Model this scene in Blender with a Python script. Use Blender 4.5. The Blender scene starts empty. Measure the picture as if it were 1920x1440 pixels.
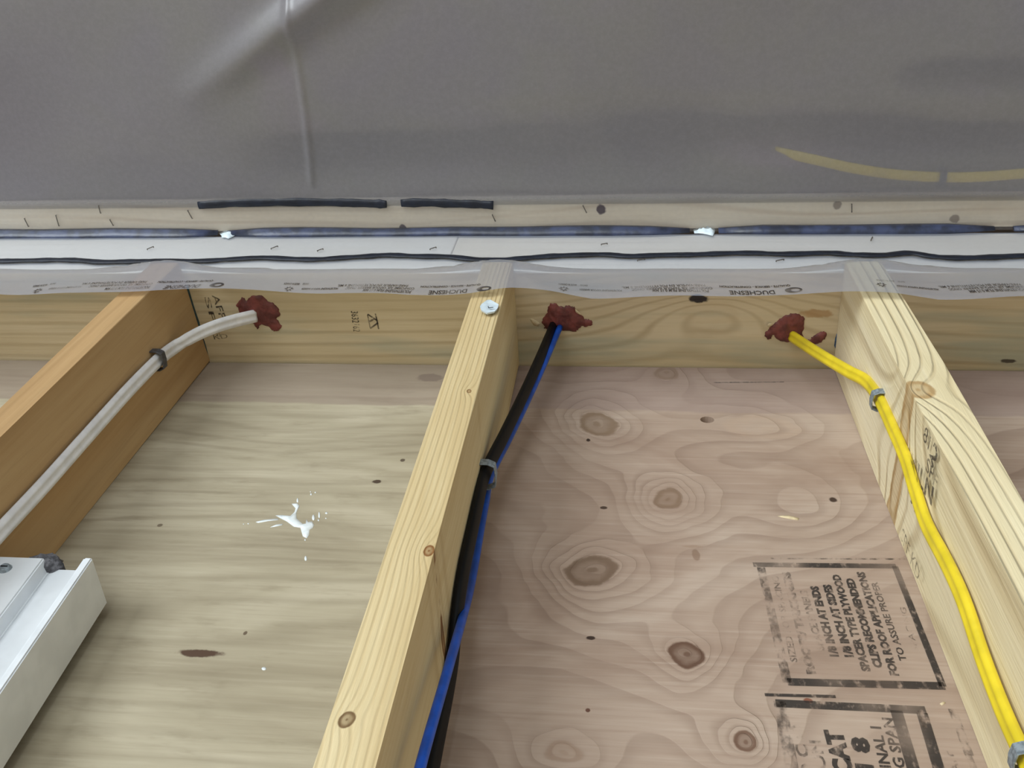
import bpy, bmesh, math, random
import numpy as np
from mathutils import Vector, Matrix
from mathutils.geometry import delaunay_2d_cdt
random.seed(7)
S = bpy.context.scene
COL = S.collection

# ------------------------------------------------------------------ camera
CAM_ROT = (2.617772, -0.105576, 0.046188)
CAM_LOC = Vector((0.149057, -0.578141, -1.053099))
FPX = 1804.675
cd = bpy.data.cameras.new('camera'); cam = bpy.data.objects.new('camera', cd); COL.objects.link(cam)
cam.location = CAM_LOC; cam.rotation_euler = CAM_ROT
cd.sensor_fit = 'HORIZONTAL'; cd.sensor_width = 36.0; cd.lens = FPX * 36.0 / 1920.0
cd.clip_start = 0.01
S.camera = cam

# ------------------------------------------------------------------ light
world = bpy.data.worlds.new('world'); S.world = world; world.use_nodes = True
bg = world.node_tree.nodes['Background']
bg.inputs[0].default_value = (0.88, 0.95, 1.0, 1); bg.inputs[1].default_value = 0.66

def area(name, loc, target, sx, sy, power, col):
    l = bpy.data.lights.new(name, 'AREA'); l.shape = 'RECTANGLE'; l.size = sx; l.size_y = sy
    l.energy = power; l.color = col
    o = bpy.data.objects.new(name, l); COL.objects.link(o); o.location = loc
    o.rotation_euler = (Vector(target) - Vector(loc)).to_track_quat('-Z', 'Y').to_euler()
    return o
# daylight through the windows of the room, behind and to the left of the camera
area('window_daylight', (-2.5, -3.2, -1.5), (0.0, 0.0, -0.25), 1.8, 1.9, 126, (0.89, 0.96, 1.0))
area('far_window_daylight', (-.5, -3.6, -1.5), (0.0, 0.0, -0.3), 1.4, 1.8, 40, (0.89, 0.96, 1.0))

S.view_settings.view_transform = 'Standard'
S.view_settings.look = 'None'
S.view_settings.gamma = 1.0
S.view_settings.use_curve_mapping = False
S.view_settings.exposure = 0.0

# ------------------------------------------------------------------ geometry helpers
ROT = cam.rotation_euler.to_matrix()
def ray(u, v):
    return (ROT @ Vector(((u - 960) / FPX, -(v - 720) / FPX, -1))).normalized()
def hit(u, v, ax, val):
    """point of a real surface (axis-aligned plane ax=val) that the photo shows at pixel u,v"""
    q = ray(u, v); t = (val - CAM_LOC[ax]) / q[ax]
    return CAM_LOC + q * t

def setp(o, label=None, cat=None, group=None, kind=None):
    if label: o['label'] = label
    if cat: o['category'] = cat
    if group: o['group'] = group
    if kind: o['kind'] = kind
    return o
def empty(name, loc=(0, 0, 0)):
    o = bpy.data.objects.new(name, None); COL.objects.link(o); o.location = loc; o.empty_display_size = 0.02
    return o
def mesh(name, verts, faces, mat=None, parent=None, smooth=False):
    m = bpy.data.meshes.new(name); m.from_pydata([tuple(v) for v in verts], [], faces); m.update()
    return link(name, m, mat, parent, smooth)
def link(name, m, mat=None, parent=None, smooth=False):
    if mat: m.materials.append(mat)
    if smooth: m.polygons.foreach_set('use_smooth', [True] * len(m.polygons))
    o = bpy.data.objects.new(name, m); COL.objects.link(o)
    if parent is not None:
        o.parent = parent
        o.matrix_parent_inverse = Matrix.Translation(-Vector(parent.location))
    return o
def frombm(name, bm, mat=None, parent=None, smooth=False):
    m = bpy.data.meshes.new(name); bmesh.ops.recalc_face_normals(bm, faces=bm.faces); bm.to_mesh(m); bm.free()
    return link(name, m, mat, parent, smooth)
def box(name, lo, hi, mat=None, parent=None, bevel=0.0, seg=2):
    bm = bmesh.new(); bmesh.ops.create_cube(bm, size=1)
    for v in bm.verts:
        v.co = Vector([(lo[i] + hi[i]) / 2 + v.co[i] * (hi[i] - lo[i]) for i in range(3)])
    if bevel: bmesh.ops.bevel(bm, geom=bm.edges[:], offset=bevel, segments=seg, affect='EDGES', profile=0.5)
    return frombm(name, bm, mat, parent, bool(bevel))

def catmull(P, n=8):
    P = [Vector(p) for p in P]; Q = [P[0] * 2 - P[1]] + P + [P[-1] * 2 - P[-2]]; out = []
    for i in range(1, len(Q) - 2):
        a, b, c, d = Q[i - 1], Q[i], Q[i + 1], Q[i + 2]
        for k in range(n):
            t = k / n
            out.append(0.5 * ((2 * b) + (c - a) * t + (2 * a - 5 * b + 4 * c - d) * t * t + (3 * b - a - 3 * c + d) * t ** 3))
    out.append(P[-1]); return out
def sweep(name, path, section, normal, mat, parent=None, smooth=True, caps=True, scale=None):
    """section = [(across, out)] ; normal = direction of 'out' (a vector or a function of index/point)"""
    V, F = [], []; n = len(section); path = [Vector(p) for p in path]
    for i, p in enumerate(path):
        t = (path[min(i + 1, len(path) - 1)] - path[max(i - 1, 0)]).normalized()
        nn = Vector(normal(i / (len(path) - 1), p) if callable(normal) else normal)
        nn = (nn - t * nn.dot(t)).normalized(); a = t.cross(nn)
        s = scale(i / (len(path) - 1)) if scale else 1.0
        for (u, w) in section: V.append(p + a * u * s + nn * w * s)
    for i in range(len(path) - 1):
        for k in range(n):
            F.append((i * n + k, i * n + (k + 1) % n, (i + 1) * n + (k + 1) % n, (i + 1) * n + k))
    if caps:
        F.append(tuple(range(n - 1, -1, -1))); F.append(tuple((len(path) - 1) * n + k for k in range(n)))
    o = mesh(name, V, F, mat, parent, smooth)
    return o
def circ(r, n=12, sy=1.0): return [(r * math.cos(2 * math.pi * k / n), r * sy * math.sin(2 * math.pi * k / n)) for k in range(n)]
def flat_cable(w, h, n=28, ridges=3, amp=0.12):
    out = []
    for k in range(n):
        a = 2 * math.pi * k / n; c, s = math.cos(a), math.sin(a)
        x = w / 2 * (abs(c) ** 0.75) * (1 if c >= 0 else -1)
        y = h / 2 * (abs(s) ** 0.55) * (1 if s >= 0 else -1)
        y *= 1 - amp * (0.5 + 0.5 * math.cos(2 * math.pi * ridges * (x / w + 0.5)))
        out.append((x, y))
    return out

def blob(name, outline, O, U, Vv, N, height, mat, parent=None, step=0.0025, edge=0.0006, rough=0.0, seed=1, holes=None):
    """raised patch over a traced outline lying on a surface: outline in metres along U,Vv from O, N points away from the surface"""
    rnd = random.Random(seed)
    pts = [Vector(p) for p in outline]; n = len(pts)
    xs = [p.x for p in pts]; ys = [p.y for p in pts]
    A = np.array([[p.x, p.y] for p in pts]); B = np.roll(A, -1, axis=0)
    def dist(p):
        d = B - A; w = np.array(p) - A
        t = np.clip((w * d).sum(1) / np.maximum((d * d).sum(1), 1e-12), 0, 1)
        return float(np.sqrt(((w - d * t[:, None]) ** 2).sum(1).min()))
    allp = list(pts)
    y = min(ys)
    while y < max(ys):
        x = min(xs)
        while x < max(xs):
            q = (x + rnd.uniform(-.3, .3) * step, y + rnd.uniform(-.3, .3) * step)
            if dist(q) > step * 0.45: allp.append(Vector(q))
            x += step
        y += step
    r = delaunay_2d_cdt(allp, [(i, (i + 1) % n) for i in range(n)], [], 1, 1e-7)
    vs, fs = r[0], r[2]; V = []; nb = len(vs)
    for v in vs:
        d = dist((v.x, v.y)); hgt = edge + (height - edge) * (1 - math.exp(-d / (height * 1.2)))
        if d > 1e-5: hgt += rough * (rnd.random() - .5) * 2
        V.append(O + U * v.x + Vv * v.y + N * hgt)
    cnt = {}
    for f in fs:
        for k in range(len(f)):
            e = (f[k], f[(k + 1) % len(f)]); cnt[e] = 1
    F = [tuple(f) for f in fs]
    base = {}
    for (a, b) in cnt:
        if (b, a) not in cnt:
            for q in (a, b):
                if q not in base:
                    base[q] = len(V); V.append(O + U * vs[q].x + Vv * vs[q].y - N * 0.0004)
            F.append((b, a, base[a], base[b]))
    m = bpy.data.meshes.new(name); m.from_pydata([tuple(v) for v in V], [], F); m.update()
    bm = bmesh.new(); bm.from_mesh(m); bmesh.ops.recalc_face_normals(bm, faces=bm.faces); bm.to_mesh(m); bm.free()
    return link(name, m, mat, parent, True)
def on_plane(pix, ax, val):
    return [hit(u, v, ax, val) for (u, v) in pix]
def blob_px(name, pix, ax, val, height, mat, parent=None, **k):
    """patch on the plane ax=val; its outline measured from the photograph, laid on that surface"""
    P = on_plane(pix, ax, val); O = sum(P, Vector()) / len(P)
    if ax == 2: U, Vv, N = Vector((1, 0, 0)), Vector((0, 1, 0)), Vector((0, 0, -1))
    elif ax == 1: U, Vv, N = Vector((1, 0, 0)), Vector((0, 0, 1)), Vector((0, -1, 0))
    out = [((p - O).dot(U), (p - O).dot(Vv)) for p in P]
    return blob(name, out, O, U, Vv, N, height, mat, parent, **k)
def rough_outline(pix, amp, seed=0, sub=4):
    rnd = random.Random(seed); P = [Vector(p) for p in pix]; out = []
    for i in range(len(P)):
        a, b = P[i], P[(i + 1) % len(P)]
        for k in range(sub):
            q = a.lerp(b, k / sub)
            out.append((q.x + (rnd.random() - .5) * amp * (1 if k else .3), q.y + (rnd.random() - .5) * amp * (1 if k else .3)))
    return out

def text_mesh(name, body, P0, P1, height, N, mat, parent=None, bold=0.0, off=0.0004, shear=0.0, warp=None, tall=None):
    """flat lettering running from P0 to P1 on a surface with normal N"""
    cu = bpy.data.curves.new(name, 'FONT'); cu.body = body; cu.offset = bold; cu.resolution_u = 2
    o = bpy.data.objects.new(name, cu); COL.objects.link(o)
    dg = bpy.context.evaluated_depsgraph_get(); me = bpy.data.meshes.new_from_object(o.evaluated_get(dg))
    bpy.data.objects.remove(o); bpy.data.curves.remove(cu)
    co = np.array([v.co[:] for v in me.vertices])
    x0, x1 = co[:, 0].min(), co[:, 0].max(); cap = 0.69
    P0, P1, N = Vector(P0), Vector(P1), Vector(N)
    T = P1 - P0; L = T.length; T.normalize(); Up = N.cross(T).normalized()
    for v in me.vertices:
        a = (v.co.x - x0) / (x1 - x0) * L; b = v.co.y / cap * height
        p = P0 + T * (a + shear * b) + Up * b
        v.co = warp(p) if warp else p + N * off
    me.name = name
    return link(name, me, mat, parent)

# ------------------------------------------------------------------ materials
def lin(c):
    if isinstance(c, str): c = tuple(int(c[i:i + 2], 16) for i in (0, 2, 4))
    f = lambda x: x / 12.92 if x <= 0.04045 else ((x + 0.055) / 1.055) ** 2.4
    return tuple(f(x / 255) for x in c) + (1,)
class NT:
    def __init__(s, name):
        s.m = bpy.data.materials.new(name); s.m.use_nodes = True; s.t = s.m.node_tree; s.n = s.t.nodes
        s.b = s.n['Principled BSDF']; s.out = s.n['Material Output']
    def new(s, ty, **k):
        n = s.n.new(ty)
        for a, v in k.items(): setattr(n, a, v)
        return n
    def put(s, sock, v):
        if hasattr(v, 'is_output'): s.t.links.new(v, sock)
        elif v is not None: sock.default_value = v
    def math(s, op, a, b=None, c=None, clamp=False):
        n = s.new('ShaderNodeMath', operation=op, use_clamp=clamp); s.put(n.inputs[0], a)
        if b is not None: s.put(n.inputs[1], b)
        if c is not None: s.put(n.inputs[2], c)
        return n.outputs[0]
    def xyz(s):
        n = s.new('ShaderNodeTexCoord'); q = s.new('ShaderNodeSeparateXYZ'); s.t.links.new(n.outputs['Object'], q.inputs[0])
        return q.outputs[0], q.outputs[1], q.outputs[2]
    def comb(s, a, b, c):
        n = s.new('ShaderNodeCombineXYZ')
        for i, v in enumerate((a, b, c)): s.put(n.inputs[i], v)
        return n.outputs[0]
    def noise(s, vec, scale, detail=3, rough=.55, dist=0.0):
        n = s.new('ShaderNodeTexNoise'); s.put(n.inputs['Vector'], vec); n.inputs['Scale'].default_value = scale
        n.inputs['Detail'].default_value = detail; n.inputs['Roughness'].default_value = rough; n.inputs['Distortion'].default_value = dist
        return n.outputs['Fac']
    def ramp(s, fac, stops):
        n = s.new('ShaderNodeValToRGB'); s.put(n.inputs[0], fac); cr = n.color_ramp
        while len(cr.elements) < len(stops): cr.elements.new(0.5)
        for e, (p, c) in zip(cr.elements, stops): e.position = p; e.color = lin(c) if not isinstance(c, float) else (c, c, c, 1)
        return n.outputs[0]
    def mix(s, fac, a, b, blend='MIX'):
        n = s.new('ShaderNodeMix', data_type='RGBA', blend_type=blend); s.put(n.inputs[0], fac)
        s.put(n.inputs[6], lin(a) if isinstance(a, (str, tuple)) else a); s.put(n.inputs[7], lin(b) if isinstance(b, (str, tuple)) else b)
        return n.outputs[2]
    def smooth(s, x, e0, e1):
        n = s.new('ShaderNodeMapRange', interpolation_type='SMOOTHSTEP'); s.put(n.inputs[0], x)
        n.inputs[1].default_value = e0; n.inputs[2].default_value = e1; return n.outputs[0]
    def bump(s, h, dist, strength=1.0):
        n = s.new('ShaderNodeBump'); n.inputs['Strength'].default_value = strength; n.inputs['Distance'].default_value = dist
        s.put(n.inputs['Height'], h); s.t.links.new(n.outputs[0], s.b.inputs['Normal'])

def plain(name, col, rough=0.5, metal=0.0, var=0.0, scale=60.0, bump=0.0, spec=0.5, dark=None):
    k = NT(name); x, y, z = k.xyz(); v = k.comb(x, y, z)
    n = k.noise(v, scale, 3)
    c = lin(col)[:3]
    hexd = dark if dark else tuple(int(255 * (1 - var) * q / 255) for q in (tuple(int(col[i:i + 2], 16) for i in (0, 2, 4)) if isinstance(col, str) else col))
    k.put(k.b.inputs['Base Color'], k.mix(k.smooth(n, .35, .65), col, hexd))
    k.b.inputs['Roughness'].default_value = rough; k.b.inputs['Metallic'].default_value = metal
    k.b.inputs['Specular IOR Level'].default_value = spec
    if bump: k.bump(n, bump)
    return k.m

def wood(name, light, mid, dark, line, axis='x', across='z', freq=30.0, warp=0.6, line_amt=0.35, line_sharp=(0.55, 0.98), stretch=9.0,
         base_scale=7.0, fine=0.25, fine_scale=220.0, knots=(), kax=('x', 'z'), rough=0.75, bump=0.0004, stains=(), band=None, blue=None, asym=0.0, mott=0.0, kwarp=.012):
    """knots: (cx, cy, rx, ry, ring spread, ring amount, core colour, core amount)"""
    k = NT(name); X, Y, Z = k.xyz(); A = {'x': X, 'y': Y, 'z': Z}
    g = lambda c, s: k.math('MULTIPLY', A[c], s)
    st = [g(c, 1.0 / stretch if c == axis else 1.0) for c in 'xyz']; vst = k.comb(*st)
    wide = k.noise(vst, base_scale, 4, .6, .6)
    low = k.noise(vst, base_scale * .45, 2, .5, .3)
    h = k.math('MULTIPLY_ADD', A[across], freq, k.math('MULTIPLY', low, warp * 14))
    cores = []
    WA = []
    for q in (0, 1):
        nz = k.noise(k.comb(*[k.math('ADD', A[c], 3.1 * q) for c in 'xyz']), 16, 2, .5)
        WA.append(k.math('MULTIPLY_ADD', k.math('SUBTRACT', nz, .5), kwarp, A[kax[q]]))
    for (cx, cy, rx, ry, sp, am, cc, ca) in knots:
        dx = k.math('DIVIDE', k.math('SUBTRACT', WA[0], cx), rx); dy = k.math('DIVIDE', k.math('SUBTRACT', WA[1], cy), ry)
        d2 = k.math('ADD', k.math('MULTIPLY', dx, dx), k.math('MULTIPLY', dy, dy))
        gsn = k.math('DIVIDE', 1.0, k.math('MULTIPLY_ADD', d2, 1.0 / (sp * sp), 1.0))
        h = k.math('MULTIPLY_ADD', gsn, am, h)
        d = k.math('ADD', k.math('SQRT', d2), k.math('MULTIPLY', k.math('SUBTRACT', k.noise(k.comb(X, Y, Z), 90, 3), .5), .4))
        cores.append((d, cc, ca))
    fr = k.math('FRACT', h)
    tri = k.math('MULTIPLY', k.math('ABSOLUTE', k.math('SUBTRACT', fr, .5)), 2) if not asym else fr
    ln = k.smooth(tri, *line_sharp)
    if asym: ln = k.math('MULTIPLY', ln, k.smooth(fr, 1.0, .93))
    patch = k.smooth(k.noise(vst, base_scale * 1.6, 3), .36, .66)
    ln = k.math('MULTIPLY', ln, k.math('MULTIPLY_ADD', patch, .6, .4))
    col = k.ramp(wide, [(.28, dark), (.5, mid), (.72, light)])
    fs = [g(c, 1.0 / 28 if c == axis else 1.0) for c in 'xyz']
    fine_n = k.noise(k.comb(*fs), fine_scale, 3, .65)
    col = k.mix(k.math('MULTIPLY', k.smooth(fine_n, .48, .8), fine), col, dark)
    col = k.mix(k.math('MULTIPLY', k.smooth(fine_n, .5, .2), fine * .8), col, light)
    col = k.mix(k.math('MULTIPLY', ln, line_amt), col, line)
    if mott:
        col = k.mix(k.math('MULTIPLY', k.smooth(k.noise(vst, base_scale * 4.5, 4, .7), .5, .78), mott), col, line)
    if blue:   # grey-green stain in the sapwood, in long streaks
        bs = k.comb(*[g(c, .12 if c == axis else 1.0) for c in 'xyz'])
        col = k.mix(k.math('MULTIPLY', k.smooth(k.noise(bs, blue[1], 3, .6), .48, .68), blue[2]), col, blue[0])
    if band:   # weathered strip
        edge = k.math('ADD', A[band[0]], k.math('MULTIPLY', k.math('SUBTRACT', k.noise(k.comb(X, Y, Z), 14, 2), .5), band[4]))
        col = k.mix(k.math('MULTIPLY', k.smooth(edge, band[1] - .0025, band[1] + .0025), band[3]), col, band[2])
    for (d, cc, ca) in cores:
        m = k.smooth(d, 1.05, .75); rim = k.math('MULTIPLY', k.smooth(d, 1.15, .95), k.smooth(d, .45, .9))
        col = k.mix(k.math('MULTIPLY', m, ca * .6), col, cc)
        col = k.mix(k.math('MULTIPLY', rim, ca), col, cc)
        inner = k.smooth(d, .28, .1); col = k.mix(k.math('MULTIPLY', inner, ca * .8), col, cc)
    for st3 in stains:
        cx, cy, rx, ry, cc, ca = st3[:6]
        dx = k.math('DIVIDE', k.math('SUBTRACT', A[kax[0]], cx), rx); dy = k.math('DIVIDE', k.math('SUBTRACT', A[kax[1]], cy), ry)
        d2 = k.math('ADD', k.math('MULTIPLY', dx, dx), k.math('MULTIPLY', dy, dy))
        if len(st3) > 6:
            dz = k.math('DIVIDE', k.math('SUBTRACT', Z, st3[6]), st3[7]); d2 = k.math('ADD', d2, k.math('MULTIPLY', dz, dz))
        d = k.math('SQRT', d2)
        d = k.math('ADD', d, k.math('MULTIPLY', k.math('SUBTRACT', k.noise(k.comb(X, Y, Z), 120, 3), .5), .9))
        col = k.mix(k.math('MULTIPLY', k.smooth(d, 1.1, .7), ca), col, cc)
    k.put(k.b.inputs['Base Color'], col); k.b.inputs['Roughness'].default_value = rough
    k.b.inputs['Specular IOR Level'].default_value = 0.25
    hgt = k.math('MULTIPLY_ADD', ln, -1.0, k.math('MULTIPLY', fine_n, .6)); k.bump(hgt, bump)
    return k.m

def ink(name, col, lo, hi, scale=150.0, stretch=(1, 1, 1), maxa=0.9):
    """worn printing ink: patchy cover"""
    k = NT(name); x, y, z = k.xyz()
    v = k.comb(k.math('MULTIPLY', x, stretch[0]), k.math('MULTIPLY', y, stretch[1]), k.math('MULTIPLY', z, stretch[2]))
    a = k.math('MULTIPLY', k.smooth(k.noise(v, scale, 4, .65), lo, hi), maxa)
    big = k.smooth(k.noise(v, scale * .13, 2), .3, .58)
    k.put(k.b.inputs['Base Color'], lin(col)); k.b.inputs['Roughness'].default_value = .8
    k.put(k.b.inputs['Alpha'], k.math('MULTIPLY', a, k.math('MULTIPLY_ADD', big, .7, .3)))
    return k.m

def film(name, haze, tint, gloss=0.12, grough=0.18, scatter_noise=0.2, trans=0.35, slack=None):
    """hazy polyethylene film: clear part + milky scatter + sheen"""
    k = NT(name); k.n.remove(k.b); x, y, z = k.xyz(); v = k.comb(x, y, z)
    tr = k.new('ShaderNodeBsdfTransparent'); tr.inputs[0].default_value = (.97, .98, 1, 1)
    di = k.new('ShaderNodeBsdfDiffuse'); di.inputs[0].default_value = lin(tint)
    tl = k.new('ShaderNodeBsdfTranslucent'); tl.inputs[0].default_value = lin(tint)
    m1 = k.new('ShaderNodeMixShader'); m1.inputs[0].default_value = trans
    k.t.links.new(di.outputs[0], m1.inputs[1]); k.t.links.new(tl.outputs[0], m1.inputs[2])
    m2 = k.new('ShaderNodeMixShader')
    n = k.noise(v, 170, 4, .7); f = k.math('MULTIPLY_ADD', k.smooth(n, .3, .75), scatter_noise, haze - scatter_noise * .5)
    if slack:   # film that hangs free of the wood is milkier than film pressed flat against it
        f = k.math('MULTIPLY_ADD', k.smooth(y, slack[0], slack[0] - .012), slack[1], f)
    k.put(m2.inputs[0], f); k.t.links.new(tr.outputs[0], m2.inputs[1]); k.t.links.new(m1.outputs[0], m2.inputs[2])
    gl = k.new('ShaderNodeBsdfGlossy'); gl.inputs['Roughness'].default_value = grough; gl.inputs[0].default_value = (1, 1, 1, 1)
    fr = k.new('ShaderNodeFresnel'); fr.inputs[0].default_value = 1.45
    m3 = k.new('ShaderNodeMixShader'); k.put(m3.inputs[0], k.math('MULTIPLY_ADD', fr.outputs[0], .8, gloss, clamp=True))
    k.t.links.new(m2.outputs[0], m3.inputs[1]); k.t.links.new(gl.outputs[0], m3.inputs[2])
    k.t.links.new(m3.outputs[0], k.out.inputs[0])
    return k.m

def wz(u, v): p = hit(u, v, 1, 0.0); return p.x, p.z
def kn(u, v, ru, rv, sp, am, cc, ca):
    a = hit(u, v, 1, 0); b = hit(u + ru, v, 1, 0); c = hit(u, v + rv, 1, 0)
    return (a.x, a.z, abs(b.x - a.x), abs(c.z - a.z), sp, am, cc, ca)
def st_(u, v, ru, rv, cc, ca, y=0.0):
    a = hit(u, v, 1, y); b = hit(u + ru, v, 1, y); c = hit(u, v + rv, 1, y)
    return (a.x, a.z, abs(b.x - a.x), abs(c.z - a.z), cc, ca)

M = {}
BAND_L = hit(600, 757, 1, 0).z; BAND_R = hit(1250, 771, 1, 0).z
M['ply_left'] = wood('plywood_straight_grain', 'bab09a', 'a79d86', '918670', '766a54', 'x', 'z', 34, .55, .3, (.5, .98), 4.5, 13.0, .55, 190,
    stains=[st_(375, 1225, 46, 8, '4a3428', .95), st_(706, 903, 9, 4, '3c2a20', .9), st_(300, 985, 5, 3, '4b382a', .7), st_(460, 1187, 4, 4, '4b382a', .8),
            st_(806, 708, 26, 8, '6a5a55', .5), st_(755, 863, 5, 3, '3c2a20', .8)],
    band=('z', BAND_L, '8d7c70', .62, .012), mott=.4)
M['ply_right'] = wood('plywood_swirled_grain', 'bcaa9a', 'aa9584', '957d6c', '7b6455', 'x', 'z', 12, .85, .4, (.4, .95), 1.8, 7.0, .6, 240, asym=1, kwarp=.03,
    knots=[kn(1120, 797, 31, 20, 2.2, 6.8, '7d6650', .75), kn(1252, 938, 29, 19, 2.6, 8.2, '7c6450', .8), kn(1108, 1068, 40, 27, 2.4, 8.2, '6c5644', .8),
           kn(1293, 1228, 33, 27, 2.0, 6.0, '5f4536', .95), kn(1393, 1390, 24, 20, 2.0, 6.0, '6b5040', .9), kn(1250, 701, 22, 12, 2.0, 3.0, '85705f', .6),
           kn(1060, 1410, 30, 20, 2.5, 3.5, '8d705a', .3), kn(1425, 800, 70, 18, 1.6, 3.0, 'c2a488', .1), kn(1500, 930, 60, 60, 1.6, 3.0, 'c9ab8f', .0)],
    stains=[st_(1103, 825, 4, 3, '33241c', .95), st_(1132, 952, 8, 3, '3a2a20', .9), st_(1108, 1196, 9, 4, '33241c', .95), st_(1102, 1332, 5, 4, '5a3628', .9),
            st_(1562, 937, 8, 5, '3a2a20', .95), st_(1305, 1040, 8, 12, '7a5f4b', .6), st_(1300, 1025, 20, 3, '8a6e58', .4), st_(1515, 1314, 9, 5, '7a4632', .9)],
    band=('z', BAND_R, '93807a', .5, .016))
cS = hit(880, 735, 1, -.139); cK = hit(806, 1035, 1, -.139); cP = hit(652, 1351, 1, -.139)
M['stud_mid'] = wood('stud_fine_lines', 'dfd0a8', 'cfbb90', 'b89e6e', '9c7c4c', 'z', 'x', 190, .22, .5, (.4, .98), 14, 9, .45, 300, kax=('x', 'z'),
    knots=[(cS.x, cS.z, .0022, .0035, 2.5, 1.5, '7a5630', .9), (cP.x, cP.z, .0045, .006, 2.2, 1.2, '6e5436', .95), (cK.x, cK.z, .004, .006, 3.2, 2.2, '7a4c22', .9)], bump=.0007)
kr = hit(1738, 733, 1, -.139)
M['stud_right'] = wood('stud_rough_ridges', 'efe4c8', 'e6d8b2', 'd6c49a', 'b49c70', 'z', 'x', 120, .5, .5, (.55, .98), 7, 8, .3, 260, kax=('x', 'z'),
    knots=[(kr.x - .006, kr.z, .013, .016, 2.3, 3.2, 'a8824e', .75)], bump=.0016)
M['stud_left'] = wood('stud_plain_brown', 'c2a67c', 'b08f64', '997850', '80603e', 'z', 'x', 60, .3, .22, (.5, .98), 10, 6, .3, 240, bump=.0004)
pk = hit(1330, 585, 2, 0)
M['plate'] = wood('plate_stained_pine', 'dccdaf', 'cebc98', 'b8a57f', '98825c', 'x', 'y', 70, .36, .4, (.5, .98), 9, 8, .4, 260, kax=('x', 'y'),
    knots=[(pk.x, pk.y, .034, .015, 2.6, 5.0, 'b89866', .08)], kwarp=.012, blue=('a3a590', 18, .7), bump=.0003,
    stains=[(hit(1310, 560, 2, 0).x, hit(1310, 560, 2, 0).y, .012, .006, '1d1a26', .95), (hit(1890, 677, 2, 0).x, hit(1890, 677, 2, 0).y, .010, .003, '3d3228', .9),
            (hit(1530, 588, 2, 0).x, hit(1530, 588, 2, 0).y, .02, .006, 'a5773f', .6)])
JZ_ = .128
nk = [(hit(1127, 392, 2, .128), .0065), (hit(755, 428, 2, .128), .005), (hit(1570, 385, 2, .128), .006), (hit(905, 379, 2, .128), .006), (hit(1790, 410, 2, .128), .006)]
M['joist'] = wood('pale_spruce', 'f4ecdc', 'ece0cb', 'dac8ae', 'b89c80', 'x', 'y', 60, .6, .3, (.6, .98), 6, 10, .3, 220, kax=('x', 'y'),
    stains=[(p.x, p.y, r, r * 1.1, '3d2635' if i < 2 else '6f5d50', .95 if i < 2 else .7, JZ_, .004) for i, (p, r) in enumerate(nk)])
M['rim'] = wood('pale_spruce_edge', 'f4efe6', 'eee8dc', 'e4dccb', 'cfc3b0', 'x', 'z', 60, .3, .2, (.6, .98), 9, 8, .25, 220)
M['rim2'] = wood('tan_spruce_edge', 'f0e8da', 'e8decb', 'dccfb8', 'c4b49c', 'x', 'z', 50, .3, .2, (.6, .98), 9, 8, .25, 220)
M['film'] = film('ceiling_film', .08, 'b4b0b4', .01, .30, .05, .25, (hit(960, 384, 2, .128).y, .34))
M['film_wall'] = film('wall_film', .36, 'b4bac8', .02, .35, .02, .05)
M['sealant'] = plain('black_acoustic_sealant', '161b28', .45, spec=.4, var=.3, scale=80, bump=.001)
M['sealant_blue'] = plain('blue_black_sealant', '333b56', .35, spec=.5, var=.4, scale=50, bump=.001)
M['firestop'] = plain('brick_red_firestop', '80423c', .5, var=.28, scale=70, bump=.0015, spec=.45)
M['white_jacket'] = plain('white_pvc_jacket', 'e6e6e8', .38, var=.05, scale=90, bump=.0002)
M['yellow_jacket'] = plain('yellow_pvc_jacket', 'e8cf2c', .36, var=.07, scale=40, bump=.0002)
M['black_jacket'] = plain('black_pvc_jacket', '0c0d11', .5, var=.2, scale=60, spec=.2)
M['blue_jacket'] = plain('blue_pvc_jacket', '0f50b8', .42, var=.15, scale=60)
M['steel'] = plain('galvanised_steel', '9aa6ae', .4, 0.3, var=.25, scale=300)
M['steel_dark'] = plain('dull_grey_steel', '5c5c60', .5, .4, var=.25, scale=300)
M['staple'] = plain('dull_staple_wire', '6f675f', .45, .6, var=.2, scale=300)
M['white_cap'] = plain('white_plastic', 'd5e2e8', .35, var=.08, scale=120)
M['vinyl'] = plain('white_vinyl', 'd9dde0', .42, var=.04, scale=30)
M['foam'] = plain('grey_foam', '6d6c70', .95, var=.4, scale=220, bump=.002)
M['paint'] = plain('white_paint', 'e3e9ea', .4, var=.05, scale=150)
M['caulk'] = plain('teal_caulk', '2c4444', .6, var=.3, scale=200)
M['caulk_blue'] = plain('blue_caulk', '35587a', .5, var=.3, scale=200)
M['chip'] = plain('pale_wood_chip', 'e0cda6', .8, var=.1, scale=200)
M['batt'] = None
k = NT('glass_wool'); x, y, z = k.xyz(); v = k.comb(x, y, z)
c1 = k.ramp(k.noise(v, 5.5, 3, .6, .5), [(.32, '8a7f8e'), (.46, '8c8482'), (.58, '95917c'), (.72, '9c8c98')])
c1 = k.mix(k.math('MULTIPLY', k.smooth(k.noise(v, 24, 4, .7), .5, .75), .35), c1, '6e6a70')
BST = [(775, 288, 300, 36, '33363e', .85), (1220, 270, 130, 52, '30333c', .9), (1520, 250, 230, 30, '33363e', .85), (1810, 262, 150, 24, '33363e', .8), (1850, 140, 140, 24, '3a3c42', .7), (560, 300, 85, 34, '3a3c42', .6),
       (1470, 292, 130, 24, 'a892a2', .7), (1190, 190, 330, 26, '96906c', .7), (1800, 205, 170, 30, '96906c', .6), (-20, 200, 150, 190, '6a5a76', .8), (200, 330, 300, 40, '6a6068', .5), (1150, 345, 500, 20, '8a8a7c', .6), (1780, 350, 220, 22, '8c8768', .6)]
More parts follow.
